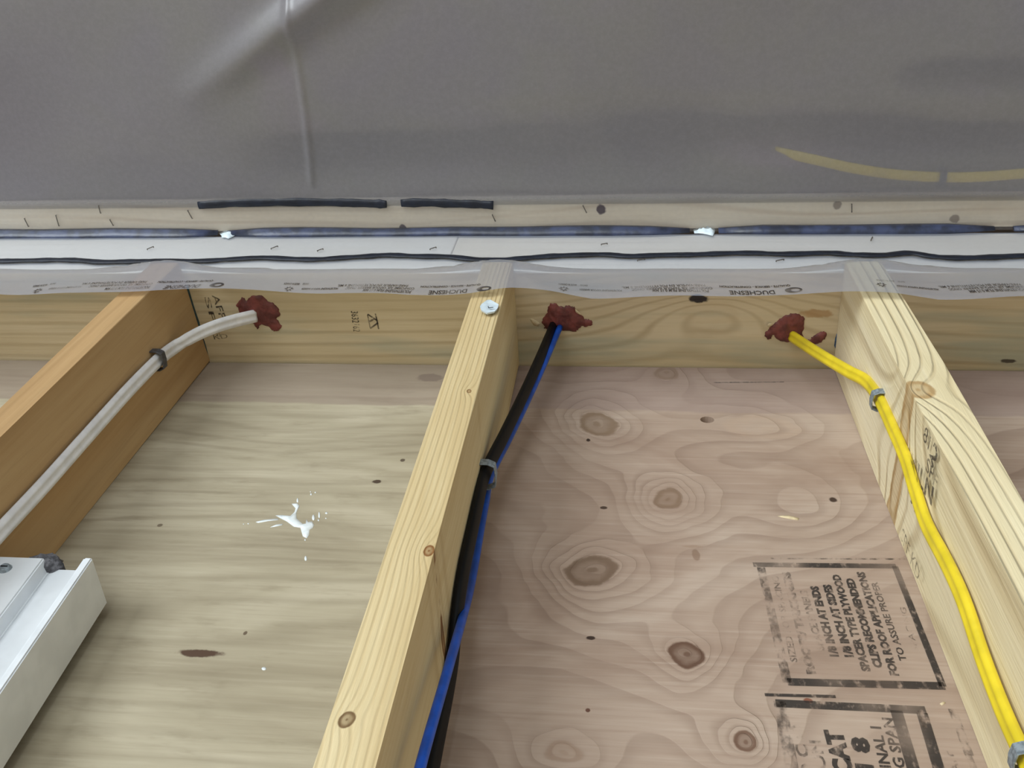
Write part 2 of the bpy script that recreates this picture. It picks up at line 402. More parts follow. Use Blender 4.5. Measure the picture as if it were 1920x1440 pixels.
for (u, v_, ru, rv, cc, ca) in BST:   # dark patches paint the shade of the hollows; the others tint the wool
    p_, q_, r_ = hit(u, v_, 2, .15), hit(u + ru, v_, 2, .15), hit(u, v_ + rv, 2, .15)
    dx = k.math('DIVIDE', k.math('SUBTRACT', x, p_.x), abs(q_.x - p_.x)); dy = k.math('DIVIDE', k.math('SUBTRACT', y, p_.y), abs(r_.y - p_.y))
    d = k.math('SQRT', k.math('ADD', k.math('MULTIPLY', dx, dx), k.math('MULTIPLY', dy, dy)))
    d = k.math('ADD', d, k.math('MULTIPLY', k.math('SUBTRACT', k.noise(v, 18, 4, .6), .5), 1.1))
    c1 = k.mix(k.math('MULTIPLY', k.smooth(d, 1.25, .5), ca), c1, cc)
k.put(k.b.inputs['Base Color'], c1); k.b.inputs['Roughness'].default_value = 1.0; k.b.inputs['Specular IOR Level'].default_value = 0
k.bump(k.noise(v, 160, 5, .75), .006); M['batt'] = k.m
M['deck'] = plain('dark_roof_deck', '5d4c3c', .9, var=.3, scale=20)
M['floor'] = plain('subfloor', 'ebe6dd', .8, var=.06, scale=12)
M['ink_black'] = ink('stamp_ink', '2f2a27', .28, .5, 120, (1, 1, .6), .78)
M['ink_faint'] = ink('faded_stamp_ink', '3a332e', .40, .66, 110, (1, 1, .6), .62)
M['ink_plate'] = ink('lumber_ink', '332b24', .30, .5, 260, maxa=.85)
M['ink_film'] = ink('film_print', '2e2828', .12, .36, 240, maxa=1.0)
M['graphite'] = ink('pencil', '4a4648', .3, .6, 200, maxa=.75)

# ------------------------------------------------------------------ structure
PF = -0.1247      # front of the top plates
SF = -0.1394      # front of the studs
FLOOR = -2.44
setp(box('floor', (-3.2, -4.4, FLOOR - .05), (3.2, 0.013, FLOOR), M['floor']), kind='structure', label='plain wood subfloor of the room below')

wall = empty('wall_back', (0, 0, FLOOR)); setp(wall, 'plywood sheathing closing the back of the stud bays', kind='structure')
pL = box('plywood_panel', (-1.9, 0.0, FLOOR), (0.0, 0.0125, -.0026), M['ply_left'], wall); setp(pL, 'pale tan plywood with straight horizontal grain')
# right-hand panel with a real knot hole (blind bore)
bm = bmesh.new(); hc = hit(1326, 787, 1, 0); hx, hz = hc.x, hc.z; NH = 14
ring = [(hx + .0078 * math.cos(2 * math.pi * i / NH), hz + .0068 * math.sin(2 * math.pi * i / NH)) for i in range(NH)]
outer = [(0.0005, FLOOR), (1.9, FLOOR), (1.9, -.0026), (0.0005, -.0026)]
r = delaunay_2d_cdt([Vector(p) for p in outer + ring], [(0, 1), (1, 2), (2, 3), (3, 0)], [list(range(4, 4 + NH))], 0, 1e-7)
vv = [bm.verts.new((p.x, 0, p.y)) for p in r[0]]
for f in r[2]:
    cx_ = sum(r[0][i].x for i in f) / len(f); cz_ = sum(r[0][i].y for i in f) / len(f)
    if math.hypot((cx_ - hx) / .0078, (cz_ - hz) / .0068) > .96: bm.faces.new([vv[i] for i in f])
rv = [min(vv, key=lambda w: (w.co.x - p[0]) ** 2 + (w.co.z - p[1]) ** 2) for p in ring]
rb = [bm.verts.new((w.co.x, .0095, w.co.z)) for w in rv]
for i in range(NH): bm.faces.new((rv[i], rv[(i + 1) % NH], rb[(i + 1) % NH], rb[i]))
bm.faces.new(rb)
ov = [min(vv, key=lambda w: (w.co.x - p[0]) ** 2 + (w.co.z - p[1]) ** 2) for p in outer]
ob = [bm.verts.new((w.co.x, .0125, w.co.z)) for w in ov]
for i in range(4): bm.faces.new((ov[i], ov[(i + 1) % 4], ob[(i + 1) % 4], ob[i]))
bm.faces.new(ob)
pR = frombm('plywood_panel', bm, M['ply_right'], wall); setp(pR, 'pinkish plywood with swirling grain, knots and black stamps')

ceil = box('ceiling', (-2.0, -2.6, .285), (2.0, 0.02, .30), M['deck']); setp(ceil, 'dark decking above the joist bay', kind='structure')

# ------------------------------------------------------------------ framing lumber
def stud(name, st, mat, label):
    """st = stations (z, front-left x, front-right x, back-left x, back-right x)"""
    bm = bmesh.new(); rows = []
    for (z, fl, fr, bl, br) in st:
        rows.append([bm.verts.new(p) for p in ((fl, SF, z), (fr, SF, z), (br, -.0004, z), (bl, -.0004, z))])
    for a, b in zip(rows, rows[1:]):
        for i in range(4): bm.faces.new((a[i], a[(i + 1) % 4], b[(i + 1) % 4], b[i]))
    bm.faces.new(rows[0]); bm.faces.new(rows[-1][::-1])
    es = [e for e in bm.edges if abs(e.verts[0].co.z - e.verts[1].co.z) > .01]
    bmesh.ops.bevel(bm, geom=es, offset=.0022, segments=2, affect='EDGES', profile=.5)
    o = frombm(name, bm, mat, None, False); return setp(o, label, 'stud')
ZB = FLOOR + .039
studL = stud('wall_stud', [(-.0005, -.4325, -.396, -.426, -.385), (-.36, -.4225, -.3935, -.425, -.389), (ZB, -.4225, -.3935, -.425, -.389)], M['stud_left'],
     'brown wall stud carrying the white cable')
studC = stud('wall_stud', [(-.0005, -.0182, .0183, -.018, .0198), (-.6, -.0170, .0176, -.018, .0168), (ZB, -.0170, .0176, -.018, .0168)], M['stud_mid'],
     'middle wall stud with fine grain lines, carrying the black and blue cables')
studR = stud('wall_stud', [(-.0005, .3985, .4385, .4018, .440), (-.24, .399, .4415, .403, .440), (-.55, .403, .4395, .4045, .441), (ZB, .404, .4395, .4045, .441)], M['stud_right'],
     'pale rough wall stud with a big knot, carrying the yellow cable')
studO = stud('wall_stud', [(-.0005, -.8345, -.7965, -.834, -.796), (ZB, -.8345, -.7965, -.834, -.796)], M['stud_left'], 'wall stud without cables, one bay left of the white cable stud')
studP = stud('wall_stud', [(-.0005, .8125, .8505, .813, .851), (ZB, .8125, .8505, .813, .851)], M['stud_right'], 'wall stud without cables, one bay right of the yellow cable stud')
for s in (studL, studC, studR, studO, studP): s['group'] = 'studs of the wall'
setp(box('bottom_plate', (-1.9, SF, FLOOR), (1.9, -.0004, FLOOR + .038), M['rim'], bevel=.001), 'bottom plate of the stud wall on the floor', 'plate')
tp = setp(box('top_plate', (-1.9, PF, 0.0), (1.9, .0124, .042), M['plate'], bevel=.0012), 'lower top plate with red sealed cable holes and lumber stamps', 'plate')
tp.data.materials.append(M['rim'])      # front edge coloured paler: brightness of the lit band put into the colour
for f in tp.data.polygons:
    if f.normal.y < -.9: f.material_index = 1
xj = hit(850, 465, 1, PF).x
setp(box('upper_plate', (-1.9, PF, .0425), (xj - .0006, .0124, .122), M['rim'], bevel=.0012), 'pale upper plate board behind film, left of the butt joint', 'plate', 'upper plate boards')
setp(box('upper_plate', (xj + .0006, PF + .0006, .0425), (1.9, .0124, .122), M['rim2'], bevel=.0012), 'tan upper plate board behind film, right of the butt joint', 'plate', 'upper plate boards')
JZ = .128; JY0 = hit(960, 384, 2, JZ).y
joist = setp(box('ceiling_joist', (-1.9, JY0, JZ), (1.9, PF - .006, .284), M['joist'], bevel=.0012), 'ceiling joist along the wall with stapled bottom edge behind film', 'joist')
setp(box('ceiling_joist', (-1.9, JY0 - .4064, JZ + .004), (1.9, JY0 - .4064 + .038, .284), M['joist'], bevel=.0012), 'ceiling joist further into the room above the film, over the camera', 'joist')

# ------------------------------------------------------------------ insulation above the film
HOL = [(775, 290, 290, 34), (1000, 285, 90, 40), (1225, 272, 125, 55), (1500, 252, 220, 28), (1800, 262, 160, 24), (1840, 140, 130, 22), (560, 300, 80, 30)]
HP = []
for (u, v, ru, rv) in HOL:
    p = hit(u, v, 2, .16); q = hit(u + ru, v, 2, .16); r_ = hit(u, v + rv, 2, .16); HP.append((p.x, p.y, abs(q.x - p.x), abs(r_.y - p.y)))
def hollow(x, y):
    return sum(.10 * math.exp(-(((x - a) / b2) ** 4 + ((y - b) / c2) ** 2 * 1.2)) for (a, b, b2, c2) in HP)
def batt_edge(x): return JY0 - .004
def batt(x0, x1, edge, yb, zb, seed, label, ry0=.012, nx=150, ny=70):
    rnd = np.random.default_rng(seed); V = []; F = []
    ph = rnd.uniform(0, 6.28, 8); fq = rnd.uniform(6, 28, (8, 2))
    for j in range(ny + 1):
        for i in range(nx + 1):
            x = x0 + (x1 - x0) * i / nx; ya = edge(x); y = ya + (yb - ya) * j / ny
            e = min(i, nx - i) / nx * (x1 - x0); ey = j / ny * abs(yb - ya)
            wob = sum(math.sin(fq[k, 0] * x + fq[k, 1] * y + ph[k]) for k in range(8)) / 8
            rx = .008 * math.exp(-e / .02); ry = ry0 * math.exp(-(ey + .006 * wob) / .022)
            V.append((x, y + .010 * wob * math.exp(-ey / .05), zb + .006 + .008 * (1 + wob) + rx + ry + min(.12, hollow(x, y))))
    o = len(V); W = nx + 1
    for j in range(ny):
        for i in range(nx): F.append((j * W + i, (j + 1) * W + i, (j + 1) * W + i + 1, j * W + i + 1))
    bnd = [i for i in range(nx + 1)] + [j * W + nx for j in range(1, ny + 1)] + [ny * W + i for i in range(nx - 1, -1, -1)] + [j * W for j in range(ny - 1, 0, -1)]
    for b in bnd: V.append((V[b][0], V[b][1], .283))
    n = len(bnd)
    for q in range(n): F.append((bnd[q], bnd[(q + 1) % n], o + (q + 1) % n, o + q))
    F.append(tuple(o + q for q in range(n)))
    ob_ = mesh('insulation_batt', V, F, M['batt'], None, True)
    return setp(ob_, label, 'insulation')
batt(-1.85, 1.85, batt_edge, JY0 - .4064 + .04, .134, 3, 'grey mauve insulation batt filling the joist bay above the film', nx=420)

# ------------------------------------------------------------------ polyethylene films
FYw = SF - .0026
prof_pts = [(0, 553), (150, 556), (300, 552), (500, 553), (640, 553), (760, 558), (880, 556), (950, 552), (1040, 558), (1110, 567), (1200, 564), (1300, 560), (1420, 557), (1580, 557), (1680, 561), (1760, 571), (1840, 569), (1920, 566)]
pe = [hit(u, v, 1, FYw) for (u, v) in prof_pts]; PX = [p.x for p in pe]; PZ = [p.z for p in pe]
PX = [-1.85] + PX + [1.85]; PZ = [PZ[0]] + PZ + [PZ[-1]]
def flap_bottom(x): return float(np.interp(x, PX, PZ)) + .0012 * math.sin(x * 47)
def flap_y(x, z):
    """front position of the loose printed flap"""
    t = min(1, max(0, -z / .1))
    near = max(math.exp(-((x - c_) / .055) ** 2) for c_ in (-.815, -.409, 0.0, .420, .832))   # pushed out over the studs, slack between them
    z0 = .007 * near - .004 * (1 - near); z1 = -.001 * near - .030 * (1 - near)
    if z >= z0: return PF - .0022
    if z > z1:
        f = (z0 - z) / (z0 - z1); f = f * f * (3 - 2 * f); return (PF - .0022) * (1 - f) + (FYw - .0006) * f
    return FYw - .0006 - .004 * t * (1 + math.sin(x * 16 + .6) * .6 + .4 * math.sin(x * 37))
nx = 420; zs_top = [.118, .10, .08, .06, .05, .04, .03, .02, .012, .007, .0055, .004, .0025, .001, -.001, -.004, -.008, -.012]
V, F = [], []
for i in range(nx + 1):
    x = -1.85 + 3.7 * i / nx; b = flap_bottom(x)
    zs = zs_top + [-.012 + (b + .012) * q / 10 for q in range(1, 11)]
    for z in zs: V.append((x, flap_y(x, z), z))
R_ = len(zs_top) + 10
for i in range(nx):
    for j in range(R_ - 1): F.append((i * R_ + j, i * R_ + j + 1, (i + 1) * R_ + j + 1, (i + 1) * R_ + j))
flap = mesh('printed_film_flap', V, F, M['film_wall'], None, True)
setp(flap, 'hazy printed plastic film hanging in a loose flap below the plates', 'plastic film')

# ceiling sheet: runs from the wall corner under the joist and out into the room
nxc = 320; YC = np.concatenate([np.linspace(PF - .0036, JY0 - .002, 9), np.linspace(JY0 - .006, -.62, 100), np.linspace(-.66, -1.4, 14)])
rng = np.random.default_rng(5); fq = rng.uniform(3, 16, (10, 2)); ph = rng.uniform(0, 6.28, 10)
FZ = .115
fold = [hit(u, v, 2, FZ) for (u, v) in ((530, -120), (541, 0), (556, 110), (570, 210), (579, 300), (581, 345))]
streakA, streakB = hit(700, -80, 2, FZ), hit(335, 200, 2, FZ)
def seg_d(p, a, b):
    ab = b - a; t = max(0.0, min(1.0, (p - a).dot(ab) / ab.dot(ab))); q = a + ab * t
    return (p - q).length, t, (p - a).cross(ab)
def ceil_z(x, y):
    if y > JY0 - .003: return JZ - .0035
    d = (JY0 - y)
    sag = .007 * (1 - math.exp(-d / .12)) + .004 * sum(math.sin(fq[k, 0] * x + fq[k, 1] * y + ph[k]) for k in range(10)) / 4 * (1 - math.exp(-d / .06))
    z = JZ - .0035 - sag
    p = Vector((x, y))
    dd, t = 1e9, 0
    for a, b in zip(fold, fold[1:]):
        q, tt, cr = seg_d(p, Vector((a.x, a.y)), Vector((b.x, b.y)))
        dd = min(dd, q)
    z -= .0028 * math.exp(-(dd / .0048) ** 2)
    q, tt, cr = seg_d(p, Vector((streakA.x, streakA.y)), Vector((streakB.x, streakB.y)))
    z -= .028 * (1 - tt) ** .9 * math.exp(-(q / .021) ** 2)
    return z
XC = np.unique(np.concatenate([np.linspace(-1.85, 1.85, 300), np.linspace(-.42, -.12, 150)]))
V, F = [], []
for x in XC:
    x = float(x)
    for y in YC: V.append((x, float(y), ceil_z(x, float(y))))
R_ = len(YC)
for i in range(len(XC) - 1):
    for j in range(R_ - 1): F.append((i * R_ + j, (i + 1) * R_ + j, (i + 1) * R_ + j + 1, i * R_ + j + 1))
sheet = mesh('ceiling_film', V, F, M['film'], None, True)
setp(sheet, 'large creased translucent film stretched over the ceiling insulation', 'plastic film')

# printing on the flap (upside down, reading from right to left)
def on_flap(p): return Vector((p.x, flap_y(p.x, p.z) - .0007, p.z))
NF = Vector((0, -1, 0))
def fl(u, v): return hit(u, v, 1, FYw - .004)
def print_line(name, body, u0, v0, u1, v1, hpx, bold=.035):
    # text runs right-to-left and upside down: starts at the right-hand pixel
    a, b = fl(u0, v0), fl(u1, v1); h = abs(fl(u0, v0).z - fl(u0, v0 + hpx).z)
    return text_mesh(name, body, a, b, h, NF, M['ink_film'], flap, bold, warp=on_flap)
def oval(u, v, ru, rv):
    c = fl(u, v); rx = abs(fl(u + ru, v).x - c.x); rz = abs(fl(u, v + rv).z - c.z)
    V, F = [], []; n = 20
    for s in (1.0, .5):
        for k_ in range(n):
            a = 2 * math.pi * k_ / n
            V.append(on_flap(Vector((c.x + rx * s * math.cos(a) + (.2 * rx if s < 1 else 0), 0, c.z + rz * s * math.sin(a)))))
    for k_ in range(n): F.append((k_, (k_ + 1) % n, n + (k_ + 1) % n, n + k_))
    mesh('printed_emblem', V, F, M['ink_film'], flap)
def leaf(u, v, ru, rv):
    c = fl(u, v); rx = abs(fl(u + ru, v).x - c.x); rz = abs(fl(u, v + rv).z - c.z)
    pr = [1, .5, .85, .35, .95, .55, .8, .3, .9, .4, .8, .55, .95, .35, .85, .5]; n = len(pr); V, F = [], []
    for s in (1.0, .55):
        for k_ in range(n):
            a = 2 * math.pi * k_ / n - math.pi / 2
            V.append(on_flap(Vector((c.x + rx * pr[k_] * s * math.cos(a), 0, c.z + rz * pr[k_] * s * math.sin(a)))))
    for k_ in range(n): F.append((k_, (k_ + 1) % n, n + (k_ + 1) % n, n + k_))
    mesh('printed_leaf', V, F, M['ink_film'], flap)
# each print: x positions of (leaf, thin line start, block left, block right, brand left, brand right, oval) and heights along it
def film_print(xl, xr, yf):
    g = lambda t: xl + (xr - xl) * t
    Y = lambda t: yf(g(t)) - 3.5
    leaf(g(.022), Y(.02) + 3, (xr - xl) * .026, 6)
    print_line('printed_lettering', 'MADE IN CANADA', g(.075), Y(.06) - 8, g(0.0), Y(0) - 8, 3.6)
    print_line('printed_lettering', 'CAN/CGSB', g(.12), Y(.11) - 8, g(.09), Y(.09) - 8, 3.0)
    print_line('printed_lettering', 'POLYETHYLENE VAPOUR BARRIER', g(.26), Y(.25) + 1.0, g(.085), Y(.085) + 1.0, 3.2)
    print_line('printed_lettering', 'PARE-VAPEUR EN POLYETHYLENE 6 MIL', g(.60), Y(.60) - 7, g(.26), Y(.26) - 5, 4.2, .01)
    print_line('printed_lettering', 'CONFORME AIR VAPOUR BARRIER ONGC', g(.63), Y(.63) - 2, g(.30), Y(.30) + 0, 4.2, .01)
    print_line('printed_lettering', 'POLYETHYLENE FILM 0.15 MM', g(.615), Y(.615) + 4, g(.385), Y(.385) + 4, 5.0, .02)
    print_line('printed_lettering', 'QUALITE - SERVICE - CONSTRUCTION', g(.95), Y(.95) - 7, g(.66), Y(.66) - 6, 3.2)
    print_line('printed_lettering', 'DUCHESNE', g(.885), Y(.88) + 2, g(.70), Y(.70) + 3, 7.0, .02)
    oval(g(.965), Y(.965) + 4, (xr - xl) * .036, 5.2)
def yw(pts): return lambda u: float(np.interp(u, [p[0] for p in pts], [p[1] for p in pts]))
film_print(62, 420, yw([(60, 543), (110, 538), (200, 541), (290, 536), (350, 540), (420, 540)]))
film_print(533, 921, yw([(530, 541), (600, 539), (700, 542), (800, 544), (920, 544)]))
film_print(1047, 1504, yw([(1047, 547), (1150, 547), (1250, 542), (1400, 543), (1504, 542)]))
film_print(1642, 2090, yw([(1642, 538), (1700, 541), (1760, 547), (1830, 548), (1920, 544), (2090, 543)]))

# ------------------------------------------------------------------ sealant beads behind the film
def bead(name, pix, ax, val, r, sy, mat, normal, label, jit=.0006, group=None, seed=0):
    rnd = random.Random(seed)
    P = catmull(on_plane(pix, ax, val), 6)
    ra = [1 + .16 * math.sin(i * .9 + seed) * rnd.random() for i in range(len(P))]
    sec = circ(r, 10, sy)
    o = sweep(name, P, sec, normal, mat, None, True, True, scale=lambda t: ra[int(t * (len(P) - 1))])
    return setp(o, label, 'sealant', group)
wavy = [(-60, 488), (0, 489), (60, 488), (110, 487), (150, 488), (190, 491), (240, 490), (300, 489), (380, 489), (430, 486), (490, 483), (545, 485), (590, 486), (640, 483),
        (690, 480), (730, 478), (780, 480), (840, 481), (890, 486), (935, 487), (980, 484), (1030, 480), (1080, 478), (1135, 477), (1180, 480), (1240, 478), (1300, 477),
        (1350, 475), (1410, 474), (1470, 476), (1550, 474), (1600, 477), (1655, 478), (1705, 474), (1745, 480), (1790, 483), (1850, 482), (1920, 479), (1990, 478)]
bead('sealant_bead', wavy, 1, PF - .0046, .0058, .32, M['sealant'], (0, -1, 0), 'thin wavy black sealant bead along the joint between the plates', group='sealant beads', seed=1)
def gap_bead(x0, x1, label, seed):
    n = max(4, int((x1 - x0) / .05)); P = [Vector((x0 + (x1 - x0) * i / n, PF - .0058 + .0006 * math.sin(i * 1.7 + seed), .1225 + .0006 * math.sin(i * 2.3))) for i in range(n + 1)]
    o = sweep('corner_sealant', P, circ(.0095, 12, .40), (0, -.85, -.52), M['sealant_blue'], None, True, True, scale=lambda t: (.84 + .10 * math.sin(t * 9 + seed)) * min(1, .5 + 90 * min(t, 1 - t)))
    return setp(o, label, 'sealant', 'corner sealant runs')
gx = lambda u: hit(u, 436, 1, PF).x
gap_bead(-1.8, gx(418), 'dark blue corner sealant run at the far left, up to the first pucker', 0)
gap_bead(gx(436), gx(1292), 'long dark blue corner sealant run between the two film puckers', 1)
gap_bead(gx(1346), gx(1862), 'dark blue corner sealant run right of the bigger film pucker', 2)
gap_bead(gx(1898), 1.8, 'dark blue corner sealant run at the right edge beyond the wood lump', 3)
bead('sealant_bead', [(372, 385), (420, 382), (480, 380), (560, 379), (640, 380), (700, 382), (725, 383)], 2, JZ - .0042, .0055, .4, M['sealant'], (0, 0, -1),
     'black sealant bead along the joist edge, longer left length', group='sealant beads', seed=4)
bead('sealant_bead', [(752, 381), (800, 380), (850, 382), (890, 383), (925, 385)], 2, JZ - .0042, .0055, .4, M['sealant'], (0, 0, -1),
     'black sealant bead along the joist edge, shorter right length', group='sealant beads', seed=5)

# pinched bits of film where the corner sealant is interrupted
def pucker(pix, label, seed):
    o = blob_px('film_pinch', rough_outline(pix, 2.0, seed, 2), 1, PF - .0035, .006, M['white_cap'], None, step=.0035, rough=.0022, seed=seed)
    return setp(o, label, 'film pinch')
pucker([(412, 438), (424, 433), (436, 436), (440, 442), (428, 447), (416, 445)], 'small crinkled film pinch breaking the left corner sealant', 1)
pucker([(1300, 431), (1318, 428), (1336, 423), (1341, 432), (1336, 442), (1318, 438), (1302, 437)], 'larger shiny film pinch between two corner sealant runs', 2)

# ------------------------------------------------------------------ wall cables
FX_L = -.3905; FX_C = .0180; FX_R = .4015
# white cable
def entry(u, v): return hit(u, v, 2, -.0025)
def bridge(a, b, n, sag):
    """free length between the hole in the plate and the first point on the stud"""
    return [a.lerp(b, (i + 1) / (n + 1)) + Vector(sag) * math.sin(math.pi * (i + 1) / (n + 1)) for i in range(n)]
w = [hit(u, v, 0, FX_L + .0045) for (u, v) in [(326, 652), (297, 675), (240, 733), (160, 822), (80, 912), (0, 998), (-90, 1098), (-200, 1220)]]
wS = w[1]; wT = w[2] - w[0]
a = entry(480, 592); wp = [a] + bridge(a, w[0], 4, (-.004, -.006, -.004)) + w
wc = sweep('white_cable', catmull(wp, 8), flat_cable(.0165, .0072, 40, 2, .36), lambda t, p: (1, -.15, -.55 if t < .25 else -.1), M['white_jacket'])
setp(wc, 'flat white cable running down the side of the left stud', 'cable')
# yellow cable
w = [hit(u, v, 0, FX_R - .0042) for (u, v) in [(1624, 715), (1648, 748), (1672, 800), (1697, 858), (1716, 920), (1738, 985), (1776, 1058), (1808, 1130), (1845, 1240), (1888, 1350), (1935, 1450), (1990, 1570)]]
yS = w[1].lerp(w[2], .05); yT = w[2] - w[1]; yS2 = w[9].lerp(w[10], .75); yT2 = w[10] - w[9]
a = entry(1484, 630); yp = [a] + bridge(a, w[0], 4, (.0, .0, -.004)) + w
yc = sweep('yellow_cable', catmull(yp, 8), flat_cable(.0135, .0078, 40, 2, .22), lambda t, p: (-1, -.25, -.4 if t < .2 else -.1), M['yellow_jacket'])
setp(yc, 'yellow cable curving down the pale knotty stud', 'cable')
# black and blue cables
w = [hit(u, v, 0, FX_C + .0045) for (u, v) in [(911, 885), (897, 940), (884, 1000), (871, 1060), (861, 1120), (853, 1190), (848, 1240), (838, 1300), (822, 1380), (808, 1450), (775, 1590)]]
bS = w[0].copy(); bS.y += .003; bT = w[1] - w[0]
a = entry(1038, 612); bp = [a] + bridge(a, w[0], 4, (.002, 0, 0)) + w
bc = sweep('black_cable', catmull(bp, 8), flat_cable(.0135, .0080, 24, 1, .05), (1, -.3, 0), M['black_jacket']); setp(bc, 'thick black cable stapled to the middle stud', 'cable')
bo = [.0046, .0046, .0046, .0046, .0060, .0105, .0130, .0132, .0132, .0132, .0132]
w = [hit(u, v, 0, FX_C + o_) for (u, v), o_ in zip([(922, 888), (911, 940), (901, 995), (890, 1060), (879, 1115), (864, 1170), (847, 1230), (827, 1300), (804, 1380), (785, 1450), (750, 1590)], bo)]
a = entry(1050, 613); lp = [a] + bridge(a, w[0], 4, (.002, 0, 0)) + w
lc = sweep('blue_cable', catmull(lp, 8), circ(.0036, 14), (1, -.3, 0), M['blue_jacket']); setp(lc, 'thin blue cable twisted beside the black cable', 'cable')
# yellow cable seen through the film, running along the ceiling joist
cp = [hit(u, v, 2, .1325) for (u, v) in ((1540, 306), (1600, 316), (1680, 327), (1765, 332), (1840, 331), (1925, 325), (2050, 318))]
cp[0].z += .010; cp[1].z += .002; up = cp[0] + Vector((-.05, -.004, .03))
jc = sweep('yellow_cable', catmull([up] + cp, 8), flat_cable(.0125, .0075, 20, 1, .15), (0, 0, -1), M['yellow_jacket'])
setp(jc, 'yellow cable blurred behind the ceiling film at upper right', 'cable')

# cable staples: strap with two legs driven into the stud
def strap(name, c, tdir, out, wide, high, band, mat, label, legs=.006):
    t = Vector(tdir).normalized(); o = Vector(out).normalized(); o = (o - t * o.dot(t)).normalized(); a = t.cross(o)
    h = wide / 2
    prof = [(-h, -legs), (-h, high * .55), (-h * .8, high), (0, high * 1.08), (h * .8, high), (h, high * .55), (h, -legs)]
    th = .0012; V = []; F = []
    for (u, w) in prof:
        p = Vector(c) + a * u + o * w
        nrm = (a * (u / h) * .6 + o * (1 if abs(u) < h else .1)).normalized()
        for s in (-1, 1):
            V.append(p + t * s * band / 2); V.append(p + t * s * band / 2 + nrm * th)
    for i in range(len(prof) - 1):
        b = 4 * i
        for q in ((0, 1, 5, 4), (1, 3, 7, 5), (3, 2, 6, 7), (2, 0, 4, 6)): F.append(tuple(b + z for z in q))
    F.append((0, 2, 3, 1)); n = 4 * (len(prof) - 1); F.append((n, n + 1, n + 3, n + 2))
    ob_ = mesh(name, V, F, mat); bm = bmesh.new(); bm.from_mesh(ob_.data); bmesh.ops.recalc_face_normals(bm, faces=bm.faces)
    bmesh.ops.bevel(bm, geom=[e for e in bm.edges], offset=.0003, segments=1, affect='EDGES'); bm.to_mesh(ob_.data); bm.free()
    return setp(ob_, label, 'staple', 'cable staples')
def on_face(p, face): return (face, p.y, p.z)
strap('cable_staple', on_face(wS, FX_L), wT, (1, 0, 0), .0225, .0105, .010, M['steel_dark'], 'dark grey staple holding the white cable')
strap('cable_staple', on_face(bS, FX_C), bT, (1, 0, 0), .026, .0125, .010, M['steel'], 'bright metal staple over the black and blue cables')
strap('cable_staple', on_face(yS, FX_R), yT, (-1, 0, 0), .0190, .0108, .0095, M['steel'], 'blue-grey metal staple on the yellow cable beside the knot')
strap('cable_staple', on_face(yS2, FX_R), yT2, (-1, 0, 0), .0190, .0108, .0095, M['steel'], 'metal staple on the yellow cable at the bottom right corner')
sc = cp[3]; strap('cable_staple', (sc.x, sc.y, sc.z + .006), (1, 0, 0), (0, 0, -1), .019, .0125, .008, M['steel_dark'], 'blurred staple on the yellow cable behind the ceiling film', .003)

# ------------------------------------------------------------------ red firestop around the cable holes
def firestop(pix, label, seed, extra=()):
    root = blob_px('firestop_sealant', rough_outline(pix, 3.0, seed), 2, 0.0, .0036, M['firestop'], None, step=.0022, rough=.0005, seed=seed)
    return setp(root, label, 'sealant', 'red firestop patches')
def z_(x0, y0, s, pts): return [(x0 + a / s, y0 + b / s) for a, b in pts]
firestop(z_(340, 520, 4.571, [(470, 235), (520, 170), (560, 200), (600, 160), (690, 155), (740, 205), (790, 220), (830, 260), (850, 320), (815, 355), (858, 410), (855, 435), (815, 460), (780, 455), (750, 420), (690, 400), (655, 445), (625, 400), (590, 370), (540, 340), (505, 320), (490, 260)]),
         'dark red firestop around the white cable hole', 1)
firestop(z_(980, 560, 12, [(610, 115), (730, 100), (830, 170), (930, 190), (1010, 155), (1120, 165), (1180, 210), (1200, 290), (1330, 380), (1380, 455), (1480, 460), (1570, 530), (1560, 590), (1430, 630), (1340, 610), (1250, 700), (1190, 735), (900, 720), (640, 700), (490, 670), (480, 590), (440, 560), (450, 470), (540, 330), (570, 220)]),
         'dark red firestop around the black and blue cable hole', 2)
firestop(z_(1420, 570, 12, [(165, 720), (190, 620), (260, 570), (270, 510), (400, 410), (540, 320), (640, 240), (770, 210), (940, 225), (1060, 305), (1040, 480), (1050, 560), (1000, 650), (1050, 760), (1090, 800), (1180, 810), (1240, 740), (1380, 650), (1480, 615), (1560, 660), (1520, 790), (1400, 870), (1180, 940), (1040, 920), (960, 900), (930, 1000), (880, 930), (780, 850), (600, 840), (440, 790), (380, 700), (330, 720), (310, 780), (240, 800)]),
         'dark red firestop with a smeared tail around the yellow cable hole', 3)
# splinters around the middle and right holes
def chip(pix, ax, val, h, label, mat=None, seed=0):
    o = blob_px('wood_splinter', rough_outline(pix, .6, seed, 2), ax, val, h, mat or M['chip'], None, step=.004, edge=.0005, seed=seed)
    return setp(o, label, 'splinter', 'loose wood splinters')
chip(z_(980, 560, 12, [(160, 450), (230, 455), (320, 500), (400, 570), (350, 610), (250, 595), (200, 520)]), 2, 0.0, .0018, 'torn wood splinter left of the middle red patch')
chip(z_(980, 560, 12, [(1180, 240), (1230, 270), (1300, 330), (1310, 365), (1250, 340), (1190, 290)]), 2, -.0035, .0025, 'pale splinter on the right edge of the middle red patch')
chip(z_(1420, 570, 12, [(215, 490), (270, 430), (330, 440), (335, 480), (270, 520)]), 2, -.003, .0025, 'pale splinter on the left edge of the right red patch')
chip([(1458, 968), (1478, 967), (1498, 972), (1496, 976), (1475, 972)], 1, 0.0, .001, 'thin pale sliver on the pink plywood near the right stud')
chip([(1762, 1320), (1768, 1316), (1773, 1318), (1766, 1323)], 1, 0.0, .0012, 'curled shaving on the plywood beside the lower stamp')

